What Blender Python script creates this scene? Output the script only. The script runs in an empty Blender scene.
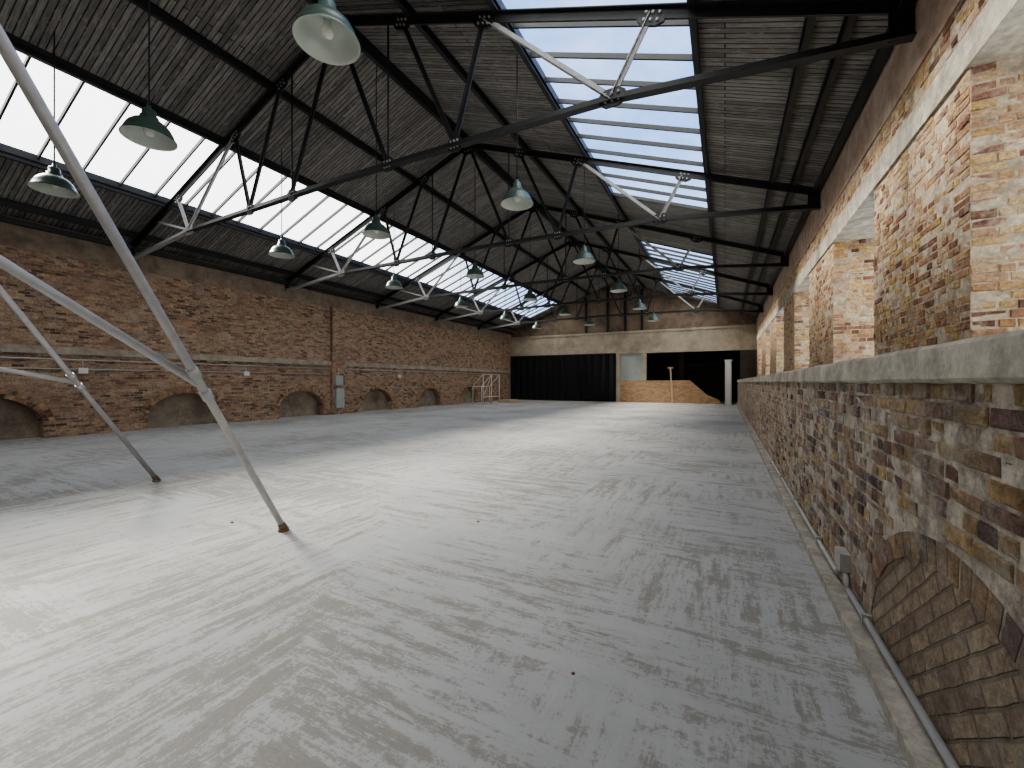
import bpy, bmesh, math, random
from mathutils import Vector, Matrix
random.seed(7)
C=bpy.context.scene.collection
F=415.0; H0=1.5
TH=math.atan(213/F); c_=math.cos(TH); s_=math.sin(TH)
XR=1.85; XL=-16.2; XC=(XR+XL)/2; YB=-6.0; YE=31.4; SL=0.376; ZE=5.57
XW=0.75; WT=0.80
def zr(x): return ZE+SL*min(XR-x,x-XL)

# ------------------------------------------------ material helpers
def newmat(name):
    m=bpy.data.materials.new(name); m.use_nodes=True
    nt=m.node_tree; b=nt.nodes["Principled BSDF"]
    return m,nt,b
def N(nt,t,**k):
    n=nt.nodes.new(t)
    for a,v in k.items(): setattr(n,a,v)
    return n
def ramp(nt,stops,interp='LINEAR'):
    r=N(nt,'ShaderNodeValToRGB'); r.color_ramp.interpolation=interp
    e=r.color_ramp.elements
    while len(e)<len(stops): e.new(0.5)
    for i,(p,c) in enumerate(stops):
        e[i].position=p; e[i].color=(*c,1) if len(c)==3 else c
    return r
def mixc(nt,fac,a,b,mode='MIX'):
    m=N(nt,'ShaderNodeMix',data_type='RGBA',blend_type=mode)
    for sock,v in ((m.inputs[0],fac),(m.inputs[6],a),(m.inputs[7],b)):
        if isinstance(v,bpy.types.NodeSocket): nt.links.new(v,sock)
        elif isinstance(v,(int,float)): sock.default_value=v
        else: sock.default_value=(*v,1)
    return m.outputs[2]
def math_(nt,op,a,b=None,clamp=False):
    m=N(nt,'ShaderNodeMath',operation=op,use_clamp=clamp)
    for i,v in enumerate((a,b)):
        if v is None: continue
        if isinstance(v,bpy.types.NodeSocket): nt.links.new(v,m.inputs[i])
        else: m.inputs[i].default_value=v
    return m.outputs[0]
def noise(nt,vec,scale,detail=4,rough=0.6,mscale=None,dist=0.0):
    n=N(nt,'ShaderNodeTexNoise'); n.inputs['Scale'].default_value=scale
    n.inputs['Detail'].default_value=detail; n.inputs['Roughness'].default_value=rough
    n.inputs['Distortion'].default_value=dist
    if mscale:
        mp=N(nt,'ShaderNodeMapping'); mp.inputs['Scale'].default_value=mscale
        nt.links.new(vec,mp.inputs[0]); vec=mp.outputs[0]
    nt.links.new(vec,n.inputs['Vector']); return n.outputs['Fac']
def thr(nt,val,lo,hi):
    r=N(nt,'ShaderNodeMapRange'); r.inputs[1].default_value=lo; r.inputs[2].default_value=hi
    nt.links.new(val,r.inputs[0]); return r.outputs[0]
def bump(nt,b,h,strength=0.5,dist=0.02):
    bp=N(nt,'ShaderNodeBump'); bp.inputs['Strength'].default_value=strength; bp.inputs['Distance'].default_value=dist
    nt.links.new(h,bp.inputs['Height']); nt.links.new(bp.outputs[0],b.inputs['Normal'])

def wallvec(nt,rot=0.0):
    tc=N(nt,'ShaderNodeTexCoord'); ge=N(nt,'ShaderNodeNewGeometry')
    sp=N(nt,'ShaderNodeSeparateXYZ'); nt.links.new(tc.outputs['Object'],sp.inputs[0])
    sn=N(nt,'ShaderNodeSeparateXYZ'); nt.links.new(ge.outputs['True Normal'],sn.inputs[0])
    f=math_(nt,'GREATER_THAN',math_(nt,'ABSOLUTE',sn.outputs[1]),0.5)
    a=N(nt,'ShaderNodeCombineXYZ'); nt.links.new(sp.outputs[1],a.inputs[0]); nt.links.new(sp.outputs[2],a.inputs[1])
    b=N(nt,'ShaderNodeCombineXYZ'); nt.links.new(sp.outputs[0],b.inputs[0]); nt.links.new(sp.outputs[2],b.inputs[1])
    m=N(nt,'ShaderNodeMix',data_type='VECTOR'); nt.links.new(f,m.inputs[0])
    nt.links.new(a.outputs[0],m.inputs[4]); nt.links.new(b.outputs[0],m.inputs[5])
    out=m.outputs[1]
    if rot:
        mp=N(nt,'ShaderNodeMapping'); mp.inputs['Rotation'].default_value=(0,0,rot); nt.links.new(out,mp.inputs[0]); out=mp.outputs[0]
    return tc.outputs['Object'],out,sp
def ramp_out(nt,val,stops):
    r=ramp(nt,stops); nt.links.new(val,r.inputs[0]); return r.outputs[0]

def weather(nt,obj,col,fine,med,patch,pamt,dark,damt,tan,tamt):
    if tan:
        pt=noise(nt,obj,0.9,6,0.7,(1,1,1.4)); col=mixc(nt,math_(nt,'MULTIPLY',thr(nt,pt,0.52,0.62),tamt),col,tan)
    p1=noise(nt,obj,2.2,8,0.8)
    pf=math_(nt,'MULTIPLY',thr(nt,p1,0.48,0.6),math_(nt,'MULTIPLY',thr(nt,med,0.35,0.58),pamt))
    col=mixc(nt,pf,col,mixc(nt,fine,tuple(x*0.6 for x in patch),patch))
    p2=noise(nt,obj,1.9,7,0.78,(1,1,1.6))
    df=math_(nt,'MULTIPLY',thr(nt,p2,0.50,0.64),damt)
    return mixc(nt,df,col,dark)

def brick_mat(name,cols,mortar,patch,pamt,dark=(0.06,0.05,0.045),damt=0.3,bs=0.7,rot=0.0,wob=0.03,zonal=1.1,mort=0.009,tan=None,tamt=0.0,jd=0.55):
    m,nt,b=newmat(name)
    obj,vec,sp=wallvec(nt,rot)
    nz=N(nt,'ShaderNodeTexNoise'); nz.inputs['Scale'].default_value=7; nz.inputs['Detail'].default_value=4; nt.links.new(obj,nz.inputs['Vector'])
    ad=N(nt,'ShaderNodeVectorMath',operation='MULTIPLY_ADD')
    nt.links.new(nz.outputs['Color'],ad.inputs[0]); ad.inputs[1].default_value=(wob,wob*0.85,0); nt.links.new(vec,ad.inputs[2])
    br=N(nt,'ShaderNodeTexBrick'); nt.links.new(ad.outputs[0],br.inputs['Vector'])
    for k,v in (('Scale',1),('Mortar Size',mort),('Mortar Smooth',0.5),('Bias',0),('Brick Width',0.225),('Row Height',0.076)):
        br.inputs[k].default_value=v
    br.inputs['Color1'].default_value=(0,0,0,1); br.inputs['Color2'].default_value=(1,1,1,1); br.inputs['Mortar'].default_value=(.5,.5,.5,1)
    zone=noise(nt,obj,0.6,4)
    t=math_(nt,'ADD',br.outputs['Color'],math_(nt,'MULTIPLY',math_(nt,'SUBTRACT',zone,0.5),zonal),True)
    n=len(cols); rp=ramp(nt,[(i/(n-1),cc) for i,cc in enumerate(cols)]); nt.links.new(t,rp.inputs[0])
    fine=noise(nt,obj,22,7,0.75); med=noise(nt,obj,8,5,0.7)
    col=mixc(nt,0.85,rp.outputs[0],ramp_out(nt,fine,[(0.28,(.3,.28,.27)),(0.5,(.95,.93,.9)),(0.74,(1.7,1.65,1.55))]),'MULTIPLY')
    mm=noise(nt,obj,11,5,0.75)
    fac=math_(nt,'MULTIPLY',br.outputs['Fac'],thr(nt,mm,0.38,0.6))
    mcol=mixc(nt,fine,tuple(x*0.5 for x in mortar),tuple(min(1,x*1.3) for x in mortar))
    col=mixc(nt,math_(nt,'MULTIPLY',br.outputs['Fac'],jd),col,tuple(x*0.28 for x in mortar))
    col=mixc(nt,fac,col,mcol)
    col=weather(nt,obj,col,fine,med,patch,pamt,dark,damt,tan,tamt)
    nt.links.new(col,b.inputs['Base Color']); b.inputs['Roughness'].default_value=0.93
    hh=math_(nt,'ADD',math_(nt,'MULTIPLY',math_(nt,'SUBTRACT',1.0,br.outputs['Fac']),0.6),math_(nt,'ADD',math_(nt,'MULTIPLY',fine,0.8),math_(nt,'MULTIPLY',med,0.8)))
    bump(nt,b,hh,bs,0.035)
    return m
def unit_brick_mat(name,cols,patch,pamt,dark=(0.07,0.055,0.05),damt=0.2,tan=None,tamt=0.0,zonal=0.8,bs=0.9):
    m,nt,b=newmat(name)
    g=N(nt,'ShaderNodeNewGeometry'); tc=N(nt,'ShaderNodeTexCoord'); obj=tc.outputs['Object']
    zone=noise(nt,obj,0.6,4)
    t=math_(nt,'ADD',math_(nt,'MULTIPLY',g.outputs['Random Per Island'],1.0),math_(nt,'MULTIPLY',math_(nt,'SUBTRACT',zone,0.5),zonal),True)
    n=len(cols); o=ramp_out(nt,t,[(i/(n-1),cc) for i,cc in enumerate(cols)])
    fine=noise(nt,obj,30,7,0.78); med=noise(nt,obj,9,6,0.75)
    col=mixc(nt,0.85,o,ramp_out(nt,fine,[(0.28,(.3,.28,.27)),(0.5,(.97,.95,.92)),(0.72,(1.7,1.65,1.5))]),'MULTIPLY')
    col=mixc(nt,0.7,col,ramp_out(nt,med,[(0.3,(.5,.47,.45)),(0.7,(1.4,1.38,1.3))]),'MULTIPLY')
    col=weather(nt,obj,col,fine,med,patch,pamt,dark,damt,tan,tamt)
    nt.links.new(col,b.inputs['Base Color']); b.inputs['Roughness'].default_value=0.93
    bump(nt,b,math_(nt,'ADD',fine,math_(nt,'MULTIPLY',med,1.4)),bs,0.035)
    return m

def simple(name,col,rough=0.6,metal=0.0,var=0.15,scale=8,bs=0.0,dirt=None):
    m,nt,b=newmat(name)
    tc=N(nt,'ShaderNodeTexCoord'); f=noise(nt,tc.outputs['Object'],scale,6,0.7)
    lo=tuple(max(0,x*(1-var)) for x in col); hi=tuple(min(1,x*(1+var)) for x in col)
    out=ramp_out(nt,f,[(0.3,lo),(0.7,hi)])
    if dirt:
        g=noise(nt,tc.outputs['Object'],scale*0.4,7,0.78)
        out=mixc(nt,thr(nt,g,0.48,0.62),out,dirt)
    nt.links.new(out,b.inputs['Base Color'])
    b.inputs['Roughness'].default_value=rough; b.inputs['Metallic'].default_value=metal
    if bs: bump(nt,b,f,bs,0.02)
    return m

UPPER=[(0.16,0.075,0.055),(0.44,0.22,0.13),(0.60,0.39,0.16),(0.64,0.45,0.20),(0.46,0.26,0.16),(0.66,0.50,0.31),(0.52,0.29,0.18),(0.30,0.14,0.10)]
LOWER=[(0.13,0.09,0.085),(0.33,0.18,0.145),(0.52,0.37,0.19),(0.34,0.24,0.20),(0.58,0.43,0.22),(0.30,0.19,0.17),(0.48,0.40,0.31),(0.20,0.14,0.13)]
STOCKL=[(0.10,0.065,0.05),(0.28,0.155,0.10),(0.42,0.27,0.17),(0.50,0.35,0.22),(0.33,0.19,0.13),(0.46,0.34,0.23),(0.22,0.13,0.095)]
M_ubU=unit_brick_mat('upper_wall_bricks',UPPER,(0.76,0.66,0.54),0.6,tan=(0.52,0.34,0.24),tamt=0.3,damt=0.25)
M_ubR=unit_brick_mat('lower_wall_bricks',LOWER,(0.74,0.69,0.62),0.75,tan=(0.36,0.28,0.23),tamt=0.45,damt=0.4)
M_mortU=simple('lime_mortar',(0.50,0.42,0.32),0.95,0,0.4,14,0.8,(0.30,0.24,0.18))
M_mortR=simple('old_mortar',(0.45,0.40,0.33),0.95,0,0.45,14,0.8,(0.22,0.18,0.15))
M_brL=brick_mat('brick_dark_stock',STOCKL,(0.44,0.37,0.29),(0.54,0.45,0.35),0.6,tan=(0.34,0.19,0.13),tamt=0.5,damt=0.45,dark=(0.07,0.055,0.047))
M_brI=brick_mat('brick_infill_diagonal',[(0.26,0.19,0.15),(0.40,0.31,0.22),(0.50,0.40,0.28),(0.36,0.27,0.21)],(0.28,0.23,0.18),(0.62,0.56,0.47),0.6,rot=math.radians(38),wob=0.02,bs=1.0,damt=0.25,jd=0.4)
M_brE=brick_mat('brick_orange',[(0.40,0.22,0.12),(0.55,0.33,0.18),(0.62,0.42,0.24)],(0.5,0.44,0.36),(0.5,0.4,0.3),0.2,damt=0.1)
M_vousL=unit_brick_mat('voussoir_brick_dark',STOCKL,(0.4,0.33,0.26),0.3)
M_conc=simple('concrete_ledge',(0.44,0.405,0.34),0.9,0,0.4,6,0.7,(0.28,0.24,0.19))
M_concL=simple('concrete_lintel',(0.46,0.40,0.31),0.9,0,0.2,1.5,0.2,(0.34,0.28,0.22))
M_band=simple('render_band',(0.36,0.26,0.20),0.92,0,0.35,3.5,0.5,(0.48,0.40,0.32))
M_bandL=simple('render_band_dark',(0.28,0.22,0.165),0.92,0,0.3,2.5,0.4,(0.17,0.13,0.10))
M_course=simple('pale_string_course',(0.38,0.33,0.26),0.92,0,0.3,4,0.4,(0.26,0.21,0.165))
M_infillL=simple('niche_plaster',(0.30,0.25,0.19),0.92,0,0.3,3,0.4,(0.19,0.15,0.115))
M_steel=simple('painted_dark_steel',(0.022,0.022,0.025),0.5,0.0,0.3,5)
M_steelLit=simple('skylit_grey_steel',(0.36,0.36,0.36),0.5,0.0,0.2,9)  # paler copy of the truss steel; light from the skylights put into the colour
M_galv=simple('galvanised_tube',(0.46,0.45,0.44),0.45,0.3,0.12,14)
M_cond=simple('grey_conduit',(0.46,0.45,0.43),0.5,0.2,0.1,10)
M_green=simple('enamel_dark_green',(0.060,0.095,0.080),0.28,0,0.1,8)
M_white=simple('enamel_white',(0.54,0.58,0.53),0.35,0,0.04,8)
M_bulb=simple('opal_bulb',(0.75,0.75,0.70),0.2,0,0.02,8)
M_black=simple('black_curtain_cloth',(0.008,0.008,0.010),0.95,0,0.2,4)
M_timber=simple('pale_timber',(0.50,0.38,0.25),0.8,0,0.15,12)
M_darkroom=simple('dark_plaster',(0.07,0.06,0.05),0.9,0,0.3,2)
M_panel=simple('grey_panel',(0.36,0.39,0.36),0.6,0,0.08,4)
M_whitep=simple('white_paint',(0.66,0.65,0.61),0.6,0,0.05,6)
M_block=simple('gable_blockwork',(0.24,0.18,0.13),0.9,0,0.25,1.5,0.2,(0.13,0.10,0.075))
M_debris=simple('debris',(0.20,0.13,0.08),0.9,0,0.4,20)

def boards():
    m,nt,b=newmat('weathered_boards')
    tc=N(nt,'ShaderNodeTexCoord'); o=tc.outputs['Object']
    br=N(nt,'ShaderNodeTexBrick'); nt.links.new(o,br.inputs['Vector'])
    for k,v in (('Scale',1),('Mortar Size',0.011),('Mortar Smooth',0.5),('Bias',0),('Brick Width',9.0),('Row Height',0.10)):
        br.inputs[k].default_value=v
    br.inputs['Color1'].default_value=(0.170,0.160,0.150,1); br.inputs['Color2'].default_value=(0.29,0.276,0.262,1); br.inputs['Mortar'].default_value=(0.03,0.027,0.025,1)
    g=noise(nt,o,3,8,0.72,(0.9,14,1))
    col=mixc(nt,0.85,br.outputs['Color'],ramp_out(nt,g,[(0.3,(.33,.33,.33)),(0.7,(1.65,1.65,1.65))]),'MULTIPLY')
    w=noise(nt,o,5,7,0.8,(0.6,3,1))
    col=mixc(nt,math_(nt,'MULTIPLY',thr(nt,w,0.54,0.65),0.6),col,(0.46,0.445,0.43))
    nt.links.new(col,b.inputs['Base Color']); b.inputs['Roughness'].default_value=0.9
    bump(nt,b,math_(nt,'ADD',math_(nt,'SUBTRACT',1.0,br.outputs['Fac']),math_(nt,'MULTIPLY',g,0.5)),0.7,0.03)
    return m
M_boards=boards()

def floor_mat():
    m,nt,b=newmat('worn_screed')
    tc=N(nt,'ShaderNodeTexCoord'); o=tc.outputs['Object']
    base=noise(nt,o,0.5,6,0.65)
    col=ramp_out(nt,base,[(0.3,(0.40,0.397,0.385)),(0.7,(0.51,0.507,0.492))])
    sx=noise(nt,o,4.2,10,0.8,(0.26,2.2,1),0.2)
    sy=noise(nt,o,4.2,10,0.8,(2.2,0.26,1),0.2)
    sel=thr(nt,noise(nt,o,0.35,4,0.6,None,1.0),0.46,0.56)
    mx=N(nt,'ShaderNodeMix',data_type='FLOAT'); nt.links.new(sel,mx.inputs[0]); nt.links.new(sx,mx.inputs[2]); nt.links.new(sy,mx.inputs[3])
    streak=mx.outputs[0]
    fine=noise(nt,o,36,6,0.85)
    med=noise(nt,o,9,7,0.82)
    area=noise(nt,o,0.45,4,0.6)
    v=math_(nt,'ADD',math_(nt,'MULTIPLY',streak,1.25),math_(nt,'MULTIPLY',math_(nt,'SUBTRACT',fine,0.5),0.45))
    v=math_(nt,'ADD',v,math_(nt,'MULTIPLY',math_(nt,'SUBTRACT',med,0.5),0.5))
    v=math_(nt,'ADD',v,math_(nt,'MULTIPLY',math_(nt,'SUBTRACT',area,0.5),0.6))
    worn=thr(nt,v,0.645,0.69)
    wc=ramp_out(nt,fine,[(0.3,(0.17,0.155,0.125)),(0.7,(0.35,0.32,0.27))])
    col=mixc(nt,math_(nt,'MULTIPLY',thr(nt,streak,0.40,0.62),0.25),col,(0.30,0.287,0.262))
    col=mixc(nt,math_(nt,'MULTIPLY',worn,0.75),col,wc)
    nt.links.new(col,b.inputs['Base Color'])
    b.inputs['Roughness'].default_value=0.62
    bump(nt,b,math_(nt,'SUBTRACT',math_(nt,'MULTIPLY',fine,0.4),math_(nt,'MULTIPLY',worn,0.5)),0.3,0.01)
    return m
M_floor=floor_mat()

def glass():
    m=bpy.data.materials.new('skylight_glass'); m.use_nodes=True; nt=m.node_tree; nt.nodes.clear()
    out=N(nt,'ShaderNodeOutputMaterial'); tr=N(nt,'ShaderNodeBsdfTransparent'); gl=N(nt,'ShaderNodeBsdfGlossy'); tl=N(nt,'ShaderNodeBsdfTranslucent')
    tr.inputs[0].default_value=(0.95,0.97,0.98,1); gl.inputs['Roughness'].default_value=0.1; tl.inputs[0].default_value=(0.9,0.93,0.95,1)
    tc=N(nt,'ShaderNodeTexCoord'); f=noise(nt,tc.outputs['Object'],1.2,5,0.7)
    m1=N(nt,'ShaderNodeMixShader'); nt.links.new(math_(nt,'MULTIPLY',thr(nt,f,0.45,0.75),0.05),m1.inputs[0]); nt.links.new(tr.outputs[0],m1.inputs[1]); nt.links.new(tl.outputs[0],m1.inputs[2])
    m2=N(nt,'ShaderNodeMixShader'); m2.inputs[0].default_value=0.03; nt.links.new(m1.outputs[0],m2.inputs[1]); nt.links.new(gl.outputs[0],m2.inputs[2])
    nt.links.new(m2.outputs[0],out.inputs[0]); return m
M_glass=glass()

# ------------------------------------------------ geometry helpers
class MB:
    def __init__(s): s.bm=bmesh.new(); s.mats=[]
    def mi(s,m):
        if m not in s.mats: s.mats.append(m)
        return s.mats.index(m)
    def face(s,pts,m,smooth=False):
        vs=[s.bm.verts.new(p) for p in pts]; f=s.bm.faces.new(vs); f.material_index=s.mi(m); f.smooth=smooth; return f
    def prism(s,a,b,m):
        va=[s.bm.verts.new(p) for p in a]; vb=[s.bm.verts.new(p) for p in b]; n=len(a); k=s.mi(m); fs=[]
        fs.append(s.bm.faces.new(va[::-1])); fs.append(s.bm.faces.new(vb))
        for i in range(n): fs.append(s.bm.faces.new((va[i],va[(i+1)%n],vb[(i+1)%n],vb[i])))
        for f in fs: f.material_index=k
    def box(s,x0,x1,y0,y1,z0,z1,m):
        s.prism([(x0,y0,z0),(x1,y0,z0),(x1,y1,z0),(x0,y1,z0)],[(x0,y0,z1),(x1,y0,z1),(x1,y1,z1),(x0,y1,z1)],m)
    def beam(s,p,q,prof,m,up=(0,1,0)):
        p=Vector(p);q=Vector(q);d=(q-p).normalized();u=Vector(up)
        if abs(d.dot(u))>0.98: u=Vector((1,0,0))
        side=d.cross(u).normalized(); u=side.cross(d).normalized()
        s.prism([p+side*a+u*b for a,b in prof],[q+side*a+u*b for a,b in prof],m)
    def tube(s,p,q,r,m,n=12,r2=None):
        p=Vector(p);q=Vector(q);d=(q-p).normalized();u=Vector((0,0,1)) if abs(d.z)<0.9 else Vector((1,0,0))
        a=d.cross(u).normalized(); b=a.cross(d); r2=r if r2 is None else r2; k=s.mi(m)
        va=[s.bm.verts.new(p+(a*math.cos(t)+b*math.sin(t))*r) for t in [2*math.pi*i/n for i in range(n)]]
        vb=[s.bm.verts.new(q+(a*math.cos(t)+b*math.sin(t))*r2) for t in [2*math.pi*i/n for i in range(n)]]
        for f in (s.bm.faces.new(va[::-1]),s.bm.faces.new(vb)): f.material_index=k
        for i in range(n):
            f=s.bm.faces.new((va[i],va[(i+1)%n],vb[(i+1)%n],vb[i])); f.material_index=k; f.smooth=True
    def lathe(s,cx,cy,cz,prof,m,n=40):
        k=s.mi(m); rings=[]
        for r,z in prof:
            rings.append([s.bm.verts.new((cx+max(r,1e-4)*math.cos(2*math.pi*i/n),cy+max(r,1e-4)*math.sin(2*math.pi*i/n),cz+z)) for i in range(n)])
        for a,b in zip(rings,rings[1:]):
            for i in range(n):
                f=s.bm.faces.new((a[i],a[(i+1)%n],b[(i+1)%n],b[i])); f.material_index=k; f.smooth=True
    def bricks(s,axis,fixed,out,a0,a1,z0,z1,m,skip=None,rough=1.0,seed=0):
        """real brick faces laid in English bond; axis 'y' or 'x' is the run direction, out = outward sign"""
        n=max(1,round((z1-z0)/0.0757)); ph=(z1-z0)/n; j=lambda k:random.uniform(-k,k)*rough
        for c in range(n):
            L=0.2235 if (c+seed)%2==0 else 0.1115
            a=a0; first=True
            while a<a1-0.02:
                l=L*random.uniform(0.95,1.05)
                if first and (c+seed)%2: l=0.165
                elif random.random()<0.06: l*=random.choice((0.5,0.75,1.3)) if L>0.2 else 1.5
                first=False
                e=min(a+l,a1)
                if a1-e<0.05: e=a1
                g=random.uniform(0.004,0.0085)
                p0,p1=a+g,e-g; q0,q1=z0+c*ph+g*0.9,z0+(c+1)*ph-g*0.9
                a=e
                if p1-p0<0.02: continue
                if skip and skip((p0+p1)/2,(q0+q1)/2): continue
                r=random.random()
                pr=random.gauss(0.003,0.0035)*rough
                if r<0.05: pr=-0.010
                if r<0.004: continue
                ch=random.uniform(0.003,0.010)
                fr=[(p0+ch+j(.004),q0+ch+j(.003)),(p1-ch+j(.004),q0+ch+j(.003)),(p1-ch+j(.004),q1-ch+j(.003)),(p0+ch+j(.004),q1-ch+j(.003))]
                md_=[(p0,q0),(p1,q0),(p1,q1),(p0,q1)]
                P=lambda u,v,d:((fixed+out*d,u,v) if axis=='y' else (u,fixed+out*d,v))
                k=s.mi(m)
                F_=[s.bm.verts.new(P(u,v,pr+j(.003))) for u,v in fr]
                M_=[s.bm.verts.new(P(u,v,pr-0.007)) for u,v in md_]
                B_=[s.bm.verts.new(P(u,v,-0.03)) for u,v in md_]
                fs=[s.bm.faces.new(F_)]
                for i in range(4):
                    t=(i+1)%4
                    fs.append(s.bm.faces.new((F_[i],M_[i],M_[t],F_[t]))); fs.append(s.bm.faces.new((M_[i],B_[i],B_[t],M_[t])))
                for f in fs: f.material_index=k
    def done(s,name,recalc=True):
        if recalc: bmesh.ops.recalc_face_normals(s.bm,faces=s.bm.faces)
        me=bpy.data.meshes.new(name); s.bm.to_mesh(me); s.bm.free()
        for m in s.mats: me.materials.append(m)
        o=bpy.data.objects.new(name,me); C.objects.link(o); return o

def rect(w,h): return [(-w/2,-h/2),(w/2,-h/2),(w/2,h/2),(-w/2,h/2)]
def tee(depth,width,t=0.014,flip=1):
    f=flip
    return [(f*depth/2,-width/2),(f*depth/2,width/2),(f*(depth/2-t),width/2),(f*(depth/2-t),t),(-f*depth/2,t),(-f*depth/2,-t),(f*(depth/2-t),-t),(f*(depth/2-t),-width/2)]

b=MB(); b.box(XL-0.6,XR+0.9,YB-0.3,36.3,-0.2,0,M_floor); b.done('floor')

# ------------------------------------------------ arch walls
def arch_z(y,a):
    yc,hw,zs,ri=a; t=(y-yc)/hw
    return zs+ri*math.sqrt(max(0,1-t*t))
def arch_wall(b,xf,dx,y0,y1,z1,arches,depth,m,mback,mv,vh=0.22,prot=0.012):
    K=20; y=y0; arches=sorted(arches)
    for a in arches:
        yc,hw,zs,ri=a
        b.face([(xf,y,0),(xf,yc-hw,0),(xf,yc-hw,z1),(xf,y,z1)],m)
        xs=[yc-hw+2*hw*(0.5-0.5*math.cos(math.pi*i/K)) for i in range(K+1)]
        xb=xf+dx*depth
        for p,q in zip(xs,xs[1:]):
            b.face([(xf,p,arch_z(p,a)),(xf,q,arch_z(q,a)),(xf,q,z1),(xf,p,z1)],m)
            b.face([(xf,p,arch_z(p,a)),(xf,q,arch_z(q,a)),(xb,q,arch_z(q,a)),(xb,p,arch_z(p,a))],m)
            b.face([(xb,p,0),(xb,q,0),(xb,q,arch_z(q,a)),(xb,p,arch_z(p,a))],mback)
        for yy in (yc-hw,yc+hw):
            if zs>0: b.face([(xf,yy,0),(xb,yy,0),(xb,yy,zs),(xf,yy,zs)],m)
        T=400; L=[0]
        P=[(yc-hw*math.cos(math.pi*i/T),zs+ri*math.sin(math.pi*i/T)) for i in range(T+1)]
        for u,v in zip(P,P[1:]): L.append(L[-1]+math.dist(u,v))
        nb=int(L[-1]/0.082)
        def at(l):
            for i in range(T):
                if L[i+1]>=l:
                    u,v=P[i],P[i+1]; n=Vector((-(v[1]-u[1]),(v[0]-u[0]))).normalized()
                    return Vector(u),n
            return Vector(P[-1]),Vector((1,0))
        for k in range(nb):
            l0=L[-1]*(k+0.07)/nb; l1=L[-1]*(k+0.93)/nb
            u0,n0=at(l0);u1,n1=at(l1)
            for ra,rb in (((0.0,0.105),(0.115,vh)) if vh>0.15 else ((0.0,vh),)):
                q=[u0+n0*ra,u1+n1*ra,u1+n1*rb,u0+n0*rb]
                xo=xf-dx*(prot+random.uniform(-.4,.4)*prot); xi=xf+dx*0.03
                if min(v[1] for v in q)<0: continue
                b.prism([(xo,v[0],v[1]) for v in q],[(xi,v[0],v[1]) for v in q],mv)
        y=yc+hw
    b.face([(xf,y,0),(xf,y1,0),(xf,y1,z1),(xf,y,z1)],m)

b=MB()
la=[(3.1+4.35*k-4.35,1.05,0.35,0.78) for k in range(0,7)]
arch_wall(b,XL,-1,YB,YE,ZE-0.30,la,0.38,M_brL,M_infillL,M_vousL)
b.box(XL-0.55,XL-0.42,YB,YE,0,ZE+0.2,M_brL)
b.box(XL-0.45,XL+0.015,YB,YE,ZE-0.62,ZE+0.15,M_bandL)
b.box(XL-0.05,XL+0.07,YB,YE,2.26,2.46,M_course)
for yy in (13.2,): b.box(XL-0.05,XL+0.16,yy,yy+0.7,0,ZE-0.62,M_brL)
b.done('wall_left',recalc=False)
b=MB()
AR=(2.15,0.95,0.0,0.76)
arch_wall(b,XW,1,YB,YE,1.5,[AR],0.004,M_mortR,M_brI,M_ubR,0.11,0.003)
def inarch(y,z):
    return ((y-AR[0])/(AR[1]+0.14))**2+(z/(AR[3]+0.14))**2<1
b.bricks('y',XW,-1,-1.0,YE,0.0,1.5,M_ubR,inarch,1.4)
b.box(XW+0.1,XR+WT,YB,YE,1.40,1.50,M_mortR)
fars=[4.9+5*k for k in range(-1,6)]
prev=YB; k=0
for fe in fars+[YE+2.45]:
    ne=min(fe-2.45,YE)
    b.box(XR,XR+WT,prev,ne,1.6,4.17,M_mortU)
    if ne>0: b.bricks('y',XR,-1,max(prev,-1),ne,1.64,4.17,M_ubU,None,1.3,k)
    if prev>0: b.bricks('x',prev,-1,XR-0.004,XR+WT-0.1,1.64,4.17,M_ubU,None,1.3,k+1)
    prev=fe
b.box(XR,XR+WT,YB,YE,4.45,5.12,M_mortU)
b.bricks('y',XR,-1,-1,YE,4.46,4.85,M_ubU,None,1.0)
b.done('wall_right',recalc=False)
b=MB(); b.box(XR-0.03,XR+WT,YB,YE,4.17,4.46,M_conc); b.box(XR-0.02,XR+WT,YB,YE,4.85,ZE+0.3,M_band); b.done('trim_1')
b=MB()
yy=YB; k=b.mi(M_conc); secs=[]
while yy<=YE+0.01:
    jx=random.uniform(-.006,.006); jz=random.uniform(-.005,.005)
    secs.append([b.bm.verts.new(p) for p in ((XW+0.02,yy,1.49),(XW-0.030+jx,yy,1.495+jz),(XW-0.042+jx,yy,1.51+jz),(XW-0.040+jx,yy,1.625+jz),(XW-0.025,yy,1.642+jz),(XR+WT,yy,1.645),(XR+WT,yy,1.49))])
    yy+=0.22
for a,q in zip(secs,secs[1:]):
    for i in range(len(a)):
        t=(i+1)%len(a); f=b.bm.faces.new((a[i],a[t],q[t],q[i])); f.material_index=k
b.bm.faces.new(secs[0]); b.bm.faces.new(secs[-1][::-1])
b.done('trim_2')
b=MB(); b.box(XW-0.11,XW+0.02,YB,YE,-0.02,0.06,M_conc); b.done('baseboard_right')
for i,fe in enumerate(fars):
    b=MB(); x=XR+WT-0.08
    b.box(x+0.01,x+0.015,fe-2.45,fe,1.64,4.17,M_glass)
    for k in range(5):
        yy=fe-2.45+2.40*k/4; b.box(x,x+0.05,yy,yy+0.05,1.64,4.17,M_steel)
    for k in range(4):
        zz=1.64+2.48*k/3; b.box(x,x+0.05,fe-2.45,fe,zz,zz+0.05,M_steel)
    b.done('window_%d'%(i+1))

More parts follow.
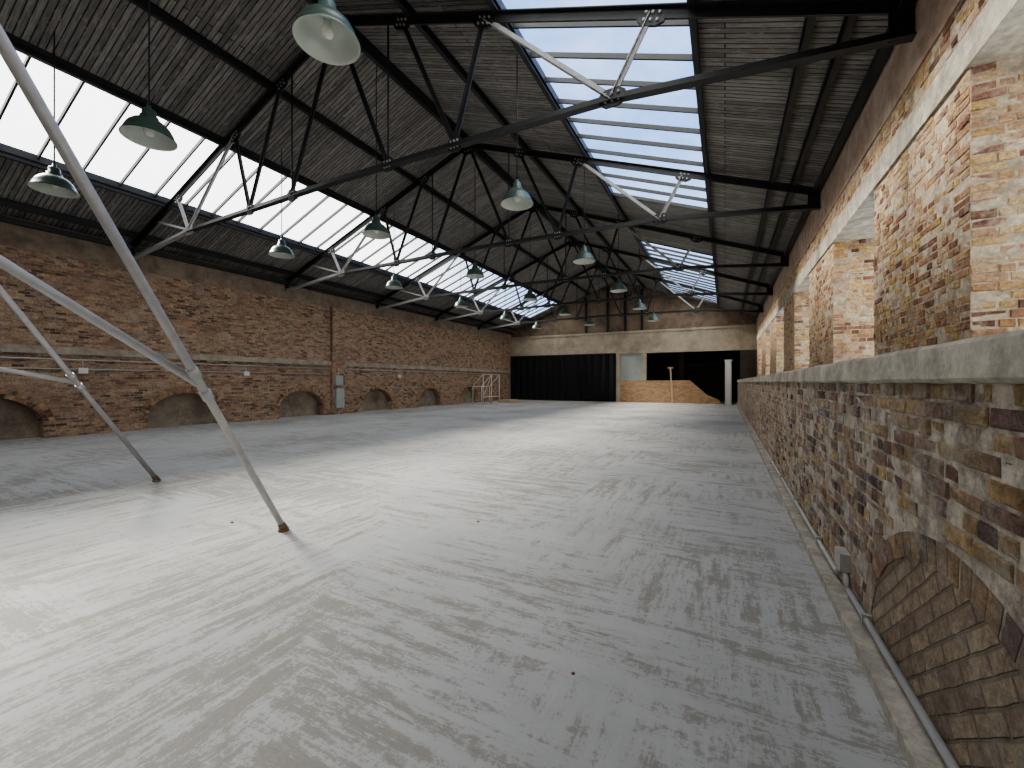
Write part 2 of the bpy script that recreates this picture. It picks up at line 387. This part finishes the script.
def gable(b,y0,y1,zb,m):
    L=[(XL-0.5,zb),(XR+0.8,zb),(XR+0.8,ZE),(XR,ZE+0.2),(XC,zr(XC)+0.2),(XL,ZE+0.2),(XL-0.5,ZE)]
    b.prism([(x,y0,z) for x,z in L],[(x,y1,z) for x,z in L],m)
b=MB(); gable(b,YB-0.3,YB,0,M_brE); b.done('wall_front')
b=MB(); gable(b,YE,YE+0.3,5.15,M_block)
b.box(XL-0.5,XR+0.5,YE-0.02,YE+0.32,3.62,5.15,M_concL)
b.box(XL-0.1,XR,YE-0.10,YE,5.12,5.28,M_concL)
for x in (-7.9,-6.6,-5.4,-9.6): b.box(x-0.09,x+0.09,YE-0.12,YE+0.01,5.28,zr(x),M_steel)
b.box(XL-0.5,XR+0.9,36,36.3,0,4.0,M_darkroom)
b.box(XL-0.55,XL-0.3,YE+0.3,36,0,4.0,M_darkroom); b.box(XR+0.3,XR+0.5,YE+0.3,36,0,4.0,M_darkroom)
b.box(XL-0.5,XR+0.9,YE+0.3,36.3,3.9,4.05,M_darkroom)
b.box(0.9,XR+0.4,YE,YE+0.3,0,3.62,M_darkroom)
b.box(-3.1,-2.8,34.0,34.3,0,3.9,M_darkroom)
b.box(-5.0,0.9,34.1,34.2,2.75,2.9,M_steel)
b.done('wall_back')
b=MB(); b.box(-7.1,-2.2,YE+0.05,YE+0.28,0,1.62,M_brE)
b.prism([(-2.2,YE+0.05,0),(-0.3,YE+0.05,0),(-0.3,YE+0.05,0.25),(-1.1,YE+0.05,0.6),(-2.2,YE+0.05,1.62)],[(-2.2,YE+0.28,0),(-0.3,YE+0.28,0),(-0.3,YE+0.28,0.25),(-1.1,YE+0.28,0.6),(-2.2,YE+0.28,1.62)],M_brE)
b.done('brick_partition')
b=MB()
for x in (-7.15,-5.25): b.box(x-0.14,x+0.14,YE-0.03,YE+0.25,0 if x<-7 else 1.62,3.62,M_concL)
b.box(-7.0,-5.4,YE+0.1,YE+0.16,1.62,3.62,M_panel)
for z in (1.62,3.5): b.box(-7.0,-5.4,YE+0.06,YE+0.12,z,z+0.08,M_panel)
b.box(-6.9,-5.9,YE+0.08,YE+0.11,2.0,3.4,M_panel)
b.done('window_20')
b=MB(); b.box(0.0,0.34,YE-0.05,YE+0.15,0,2.95,M_whitep); b.box(0.34,0.40,YE-0.07,YE+0.17,0,2.95,M_panel); b.box(-0.04,0.44,YE-0.09,YE+0.19,2.92,3.0,M_whitep); b.done('door_1')
b=MB(); b.beam((-3.3,YE-0.35,0),(-3.45,YE-0.02,2.55),rect(0.1,0.1),M_timber); b.beam((-3.65,YE-0.05,2.5),(-3.25,YE-0.05,2.5),rect(0.08,0.06),M_timber); b.done('timber_prop')
b=MB(); n=260; rows=[]; b.mi(M_black)
for j,z in enumerate((0.02,1.2,2.4,3.62)):
    r=[]
    for i in range(n+1):
        x=XL+0.05+(8.85)*i/n
        r.append(b.bm.verts.new((x,YE-0.14+0.05*math.sin(x*11+0.6*math.sin(x*2.1+j))+0.02*math.sin(x*29+j),z)))
    rows.append(r)
for a,q in zip(rows,rows[1:]):
    for i in range(n):
        f=b.bm.faces.new((a[i],a[i+1],q[i+1],q[i])); f.smooth=True
b.tube((XL+0.02,YE-0.14,3.64),(-7.3,YE-0.14,3.64),0.03,M_steel)
b.done('black_curtain')

# ------------------------------------------------ roof
SR=(-3.35,-0.40); SLs=(-14.05,-11.30); OFF=0.24
b=MB()
def slab(b,x0,x1,y0,y1,m,off=OFF,t=0.06):
    z0=zr(x0)+off; z1=zr(x1)+off
    if x1>XR: z1=ZE-SL*(x1-XR)+off
    if x0<XL: z0=ZE-SL*(XL-x0)+off
    b.prism([(x0,y0,z0),(x1,y0,z1),(x1,y0,z1+t),(x0,y0,z0+t)],[(x0,y1,z0),(x1,y1,z1),(x1,y1,z1+t),(x0,y1,z0+t)],m)
Y0,Y1=YB-0.3,YE+0.3
slab(b,XL-0.6,SLs[0],Y0,Y1,M_boards); slab(b,SLs[1],XC,Y0,Y1,M_boards)
slab(b,XC,SR[0],Y0,Y1,M_boards); slab(b,SR[1],XR+0.9,Y0,Y1,M_boards)
slab(b,SR[0],SR[1],13.8,18.8,M_boards)
slab(b,SR[0],SR[1],30.4,Y1,M_boards); slab(b,SLs[0],SLs[1],30.4,Y1,M_boards)
slab(b,SR[0],SR[1],Y0,-4.5,M_boards); slab(b,SLs[0],SLs[1],Y0,-4.5,M_boards)
b.done('ceiling')
def skylight(name,x0,x1,y0,y1):
    b=MB(); slab(b,x0,x1,y0,y1,M_glass,OFF+0.05,0.006)
    n=round((y1-y0)/0.72)
    for k in range(n+1):
        y=y0+(y1-y0)*k/n
        b.beam((x0,y,zr(x0)+OFF+0.0),(x1,y,zr(x1)+OFF+0.0),rect(0.09,0.035),M_steel)
    for x in (x0,x1): b.box(x-0.05,x+0.05,y0,y1,zr(x)+OFF-0.08,zr(x)+OFF+0.08,M_steel)
    b.done(name)
skylight('window_10',SR[0],SR[1],-4.5,13.8); skylight('window_11',SR[0],SR[1],18.8,30.4); skylight('window_12',SLs[0],SLs[1],-4.5,30.4)
b=MB()
for x in (1.35,0.95,SR[1],SR[0],-5.2,-9.3,SLs[1],SLs[0],-15.7):
    z=zr(x)+0.14
    b.box(x-0.045,x+0.045,YB,YE,z+0.075,z+0.09,M_steel); b.box(x-0.006,x+0.006,YB,YE,z-0.08,z+0.08,M_steel); b.box(x-0.045,x+0.045,YB,YE,z-0.09,z-0.075,M_steel)
b.box(XC-0.05,XC+0.05,YB,YE,zr(XC)-0.08,zr(XC)+0.22,M_steel)
b.box(XR-0.16,XR-0.04,YB,YE,ZE-0.02,ZE+0.08,M_steel)
b.box(XL+0.04,XL+0.18,YB,YE,ZE-0.05,ZE+0.08,M_steel)
b.done('trim_3')

def tz(x):
    d=min(XR-x,x-XL)
    if d<3.3: return 5.29+0.32*d/3.3
    return 5.61+0.08*(d-3.3)/5.7
def plate(b,x,y,z,w,h,ang=0,m=None):
    m=m or M_steel
    pts=[(-w/2,-h/4),(-w/4,-h/2),(w/4,-h/2),(w/2,-h/4),(w/2,h/4),(w/4,h/2),(-w/4,h/2),(-w/2,h/4)]
    ca,sa=math.cos(ang),math.sin(ang); P=[(x+p*ca-q*sa,z+p*sa+q*ca) for p,q in pts]
    b.prism([(p,y-0.020,q) for p,q in P],[(p,y+0.020,q) for p,q in P],m)
    for i in range(-1,2):
        for j in (-1,1):
            px,pz=i*w*0.25,j*h*0.2; X=x+px*ca-pz*sa; Z=z+px*sa+pz*ca
            b.tube((X,y-0.045,Z),(X,y+0.045,Z),0.020,M_steelLit,6)
def truss(y):
    b=MB(); mir=lambda x:2*XC-x
    b.beam((XR,y,ZE),(XC,y,zr(XC)),tee(0.15,0.15,0.016,-1),M_steel)
    b.beam((XL,y,ZE),(XC,y,zr(XC)),tee(0.15,0.15,0.016,1),M_steel)
    xs=[XR,-1.45,XC,mir(-1.45),XL]
    for i,(p,q) in enumerate(zip(xs,xs[1:])):
        b.beam((p,y,tz(p)),(q,y,tz(q)),tee(0.11,0.13,0.014,1),M_steel if i<3 else M_steelLit)
    web=[((-1.45,1),(-0.9,0)),((-1.45,1),(-3.6,0)),((-4.2,1),(-3.6,0)),((-4.2,1),(-5.4,0)),((-5.75,1),(XC,0))]
    for wi,((a,ta),(c,tc)) in enumerate(web):
        for f in (lambda x:x,mir):
            A=f(a);B=f(c); za=tz(A) if ta else zr(A); zb=tz(B) if tc else zr(B)
            b.beam((A,y,za),(B,y,zb),tee(0.075,0.085,0.012,1),M_steelLit if wi<2 else M_steel)
    b.beam((mir(-1.45),y,tz(mir(-1.45))),(mir(0.3),y,zr(mir(0.3))),tee(0.06,0.07,0.012,1),M_steelLit)
    for x in (-5.75,mir(-5.75)):
        b.tube((x,y,tz(x)),(x,y,zr(x)),0.018,M_steel,8)
    a1=math.atan(SL)
    for x in (-1.45,-4.2,-5.75):
        plate(b,x,y,tz(x),0.38 if x==-1.45 else 0.28,0.26)
        plate(b,mir(x),y,tz(mir(x)),0.38 if x==-1.45 else 0.28,0.26,0,M_steelLit if x==-1.45 else M_steel)
    for x in (-0.9,-3.6,-5.4):
        plate(b,x,y,zr(x)-0.05,0.38,0.24,-a1); plate(b,mir(x),y,zr(x)-0.05,0.38,0.24,a1)
    plate(b,XC,y,zr(XC)-0.12,0.5,0.35)
    for X in (XR-0.12,XL+0.12):
        b.prism([(X-0.12,y-0.012,5.25),(X+0.12,y-0.012,5.25),(X+0.12,y-0.012,ZE+0.06),(X-0.12,y-0.012,ZE+0.06)],[(X-0.12,y+0.012,5.25),(X+0.12,y+0.012,5.25),(X+0.12,y+0.012,ZE+0.06),(X-0.12,y+0.012,ZE+0.06)],M_steel)
    return b.done('roof_truss')
for k in range(-2,5): truss(6.0+5*k)

def pendant(x,y,zb=4.98):
    b=MB(); q=0.92
    outer=[(0.0,0.50),(0.03,0.50),(0.035,0.44),(0.075,0.43),(0.09,0.41),(0.09,0.33),(0.115,0.32),(0.12,0.27),(0.14,0.255),(0.20,0.225),(0.26,0.165),(0.30,0.09),(0.325,0.02),(0.345,0.0),(0.345,-0.02)]
    inner=[(0.345,-0.02),(0.333,-0.02),(0.315,0.01),(0.285,0.09),(0.24,0.16),(0.18,0.21),(0.10,0.235),(0,0.24)]
    b.lathe(x,y,zb,[(r*q,z*q) for r,z in outer],M_green); b.lathe(x,y,zb,[(r*q,z*q) for r,z in inner],M_white)
    b.lathe(x,y,zb,[(0,0.22),(0.03,0.21),(0.035,0.16),(0.06,0.11),(0.065,0.07),(0.045,0.03),(0,0.015)],M_bulb,20)
    b.tube((x,y,zb+0.45),(x,y,zr(x)+0.25),0.011,M_steel,8)
    b.tube((x-0.04,y,zb+0.50),(x+0.04,y,zb+0.50),0.012,M_steel,8)
    b.done('pendant_lamp')
for X in (-3.6,-7.3,-10.8):
    for k in range(6): pendant(X,2.9+4.33*k)

# ------------------------------------------------ scaffold frame
def cam2room(xc,z,zc): return (xc*c_-zc*s_, xc*s_+zc*c_, z)
b=MB()
def leg(f0,f1,r=0.026): b.tube(cam2room(*f0),cam2room(*f1),r,M_galv,20)
Ab=(-2.30,0.03,4.18);At=(-2.13,3.6,1.21); Bb=(-5.37,0.03,6.27);Bt=(-5.2,3.6,3.3)
lerp=lambda a,b_,t:tuple(a[i]+(b_[i]-a[i])*t for i in range(3))
leg(Ab,At,0.028); leg(Bb,Bt,0.028)
Af=(-4.36,0.0,2.39);Bf=(-7.2,0.0,5.2)
leg(At,Af);leg(Bt,Bf);leg(At,Bt)
Aj=lerp(Ab,At,0.405); Bj=lerp(Bb,Bt,0.41)
leg(Aj,lerp(At,Af,0.306),0.026); leg(Bj,lerp(Bt,Bf,0.5),0.026)
for P,Q,ts in ((Ab,At,(0.385,0.43)),(Bb,Bt,(0.395,0.43))):
    for t in ts: b.tube(cam2room(*lerp(P,Q,t-0.008)),cam2room(*lerp(P,Q,t+0.008)),0.037,M_galv,16)
for P,Q in ((Ab,At),(Bb,Bt),(Af,At),(Bf,Bt)):
    b.tube(cam2room(*lerp(P,Q,0.0)),cam2room(*lerp(P,Q,0.02)),0.040,M_debris,16,0.032)
    x,y,z=cam2room(*P); b.tube((x,y,0),(x,y,0.03),0.05,M_debris,16)
b.done('tubular_scaffold_frame')

b=MB()
b.tube((XW-0.027,YB+0.1,0.13),(XW-0.027,3.45,0.13),0.017,M_cond); b.tube((XW-0.027,3.45,0.13),(XW-0.027,3.55,0.24),0.017,M_cond)
b.box(XW-0.06,XW+0.01,3.50,3.66,0.22,0.34,M_cond)
b.tube((XW-0.027,3.6,0.24),(XW-0.027,3.75,0.12),0.017,M_cond); b.tube((XW-0.027,3.75,0.12),(XW-0.027,YE-0.1,0.12),0.017,M_cond)
for k in range(24):
    y=-1+1.35*k; b.box(XW-0.048,XW+0.0,y,y+0.025,0.09,0.16,M_cond)
b.done('wall_conduit')
b=MB()
b.tube((XL+0.03,YB+0.1,2.12),(XL+0.03,13.15,2.12),0.022,M_cond); b.tube((XL+0.03,13.95,2.12),(XL+0.03,YE-0.3,2.12),0.022,M_cond)
b.tube((XL+0.03,YB+0.1,1.86),(XL+0.03,13.1,1.86),0.016,M_cond)
for y in (4.8,7.6,9.3,17.6):
    b.box(XL-0.01,XL+0.09,y,y+0.20,1.74,1.90,M_whitep); b.tube((XL+0.03,y+0.1,1.9),(XL+0.03,y+0.1,2.12),0.014,M_cond)
b.done('wall_conduit')
b=MB()
b.box(XL+0.165,XL+0.3,13.3,13.75,0.3,1.2,M_panel); b.box(XL+0.165,XL+0.27,13.3,13.7,1.35,1.8,M_panel)
b.tube((XL+0.2,13.5,1.1),(XL+0.2,13.5,2.15),0.02,M_cond); b.tube((XL+0.2,13.5,0),(XL+0.2,13.5,0.35),0.02,M_cond)
b.done('electrical_box')

b=MB(); X=-14.2; y=23.5
for dy in (0,1.1,2.2):
    b.tube((X,y+dy,0),(X,y+dy,2.0),0.022,M_whitep); b.tube((X-0.8,y+dy,0),(X-0.8,y+dy,1.2),0.022,M_whitep)
    b.tube((X-0.8,y+dy,1.2),(X,y+dy,2.0),0.02,M_whitep)
for z in (0.5,2.0): b.tube((X,y,z),(X,y+2.2,z),0.02,M_whitep)
b.tube((X-0.8,y,1.2),(X-0.8,y+2.2,1.2),0.02,M_whitep); b.tube((X,y,0.5),(X,y+1.1,2.0),0.015,M_whitep)
b.done('metal_rack_frame')
b=MB()
for k in range(4): b.box(-14.9,-14.9+1.2-0.1*k,26.6+0.1*k,28.2,0.05*k,0.05*k+0.045,M_timber)
b.done('timber_stack')

b=MB()
def stone(x,y,r):
    m=bmesh.ops.create_icosphere(b.bm,subdivisions=1,radius=r)
    for v in m['verts']:
        v.co=Vector((v.co.x*random.uniform(.8,1.5),v.co.y*random.uniform(.8,1.5),v.co.z*0.6))+Vector((x,y,r*0.45))
b.mi(M_debris)
for u,v,r in ((232,523,.015),(573,674,.009),(478,522,.013)):
    zc=F*H0/(v-382); xc=(u-512)/F*zc; X,Y,_=cam2room(xc,0,zc); stone(X,Y,r)
b.done('floor_debris')

# ------------------------------------------------ world & sun
w=bpy.data.worlds.new('sky'); bpy.context.scene.world=w; w.use_nodes=True; nt=w.node_tree; bg=nt.nodes['Background']
tc=N(nt,'ShaderNodeTexCoord'); g=tc.outputs['Generated']
cl=noise(nt,g,2.2,8,0.6,(1,1,2.0))
sp=N(nt,'ShaderNodeSeparateXYZ'); nt.links.new(g,sp.inputs[0])
side=thr(nt,math_(nt,'MULTIPLY',sp.outputs[0],-1.0),0.38,0.70)
fill_cloud=thr(nt,sp.outputs[1],0.45,0.15)  # unseen white cloud overhead and behind, added to keep the daylight neutral
bank=math_(nt,'MAXIMUM',side,fill_cloud)
wisp=math_(nt,'MULTIPLY',thr(nt,cl,0.46,0.72),0.5)
fac=math_(nt,'ADD',bank,wisp,True)
blue=ramp_out(nt,sp.outputs[2],[(0.0,(0.40,0.58,0.90)),(0.8,(0.17,0.35,0.80))])
cloud=mixc(nt,bank,(0.75,0.83,0.95),(1.70,1.66,1.60))
col=mixc(nt,fac,blue,cloud)
nt.links.new(col,bg.inputs[0]); bg.inputs[1].default_value=2.35
sl=bpy.data.lights.new('sun','SUN'); sl.energy=9.0; sl.angle=math.radians(15); sl.color=(1,0.94,0.86)
so=bpy.data.objects.new('sun',sl); C.objects.link(so)
d=Vector((0.76,0.10,-0.65)).normalized(); so.rotation_euler=d.to_track_quat('-Z','Y').to_euler(); so.location=(-10,5,20)
try:
    bpy.context.scene.view_settings.look='AgX - Medium High Contrast'
except Exception as e: print(e)

cam=bpy.data.cameras.new('camera'); cam.sensor_width=36; cam.lens=F/1024*36; cam.shift_y=-2/1024; cam.clip_start=0.02
co=bpy.data.objects.new('camera',cam); C.objects.link(co); co.location=(0,0,H0); co.rotation_euler=(math.pi/2,0,TH)
bpy.context.scene.camera=co
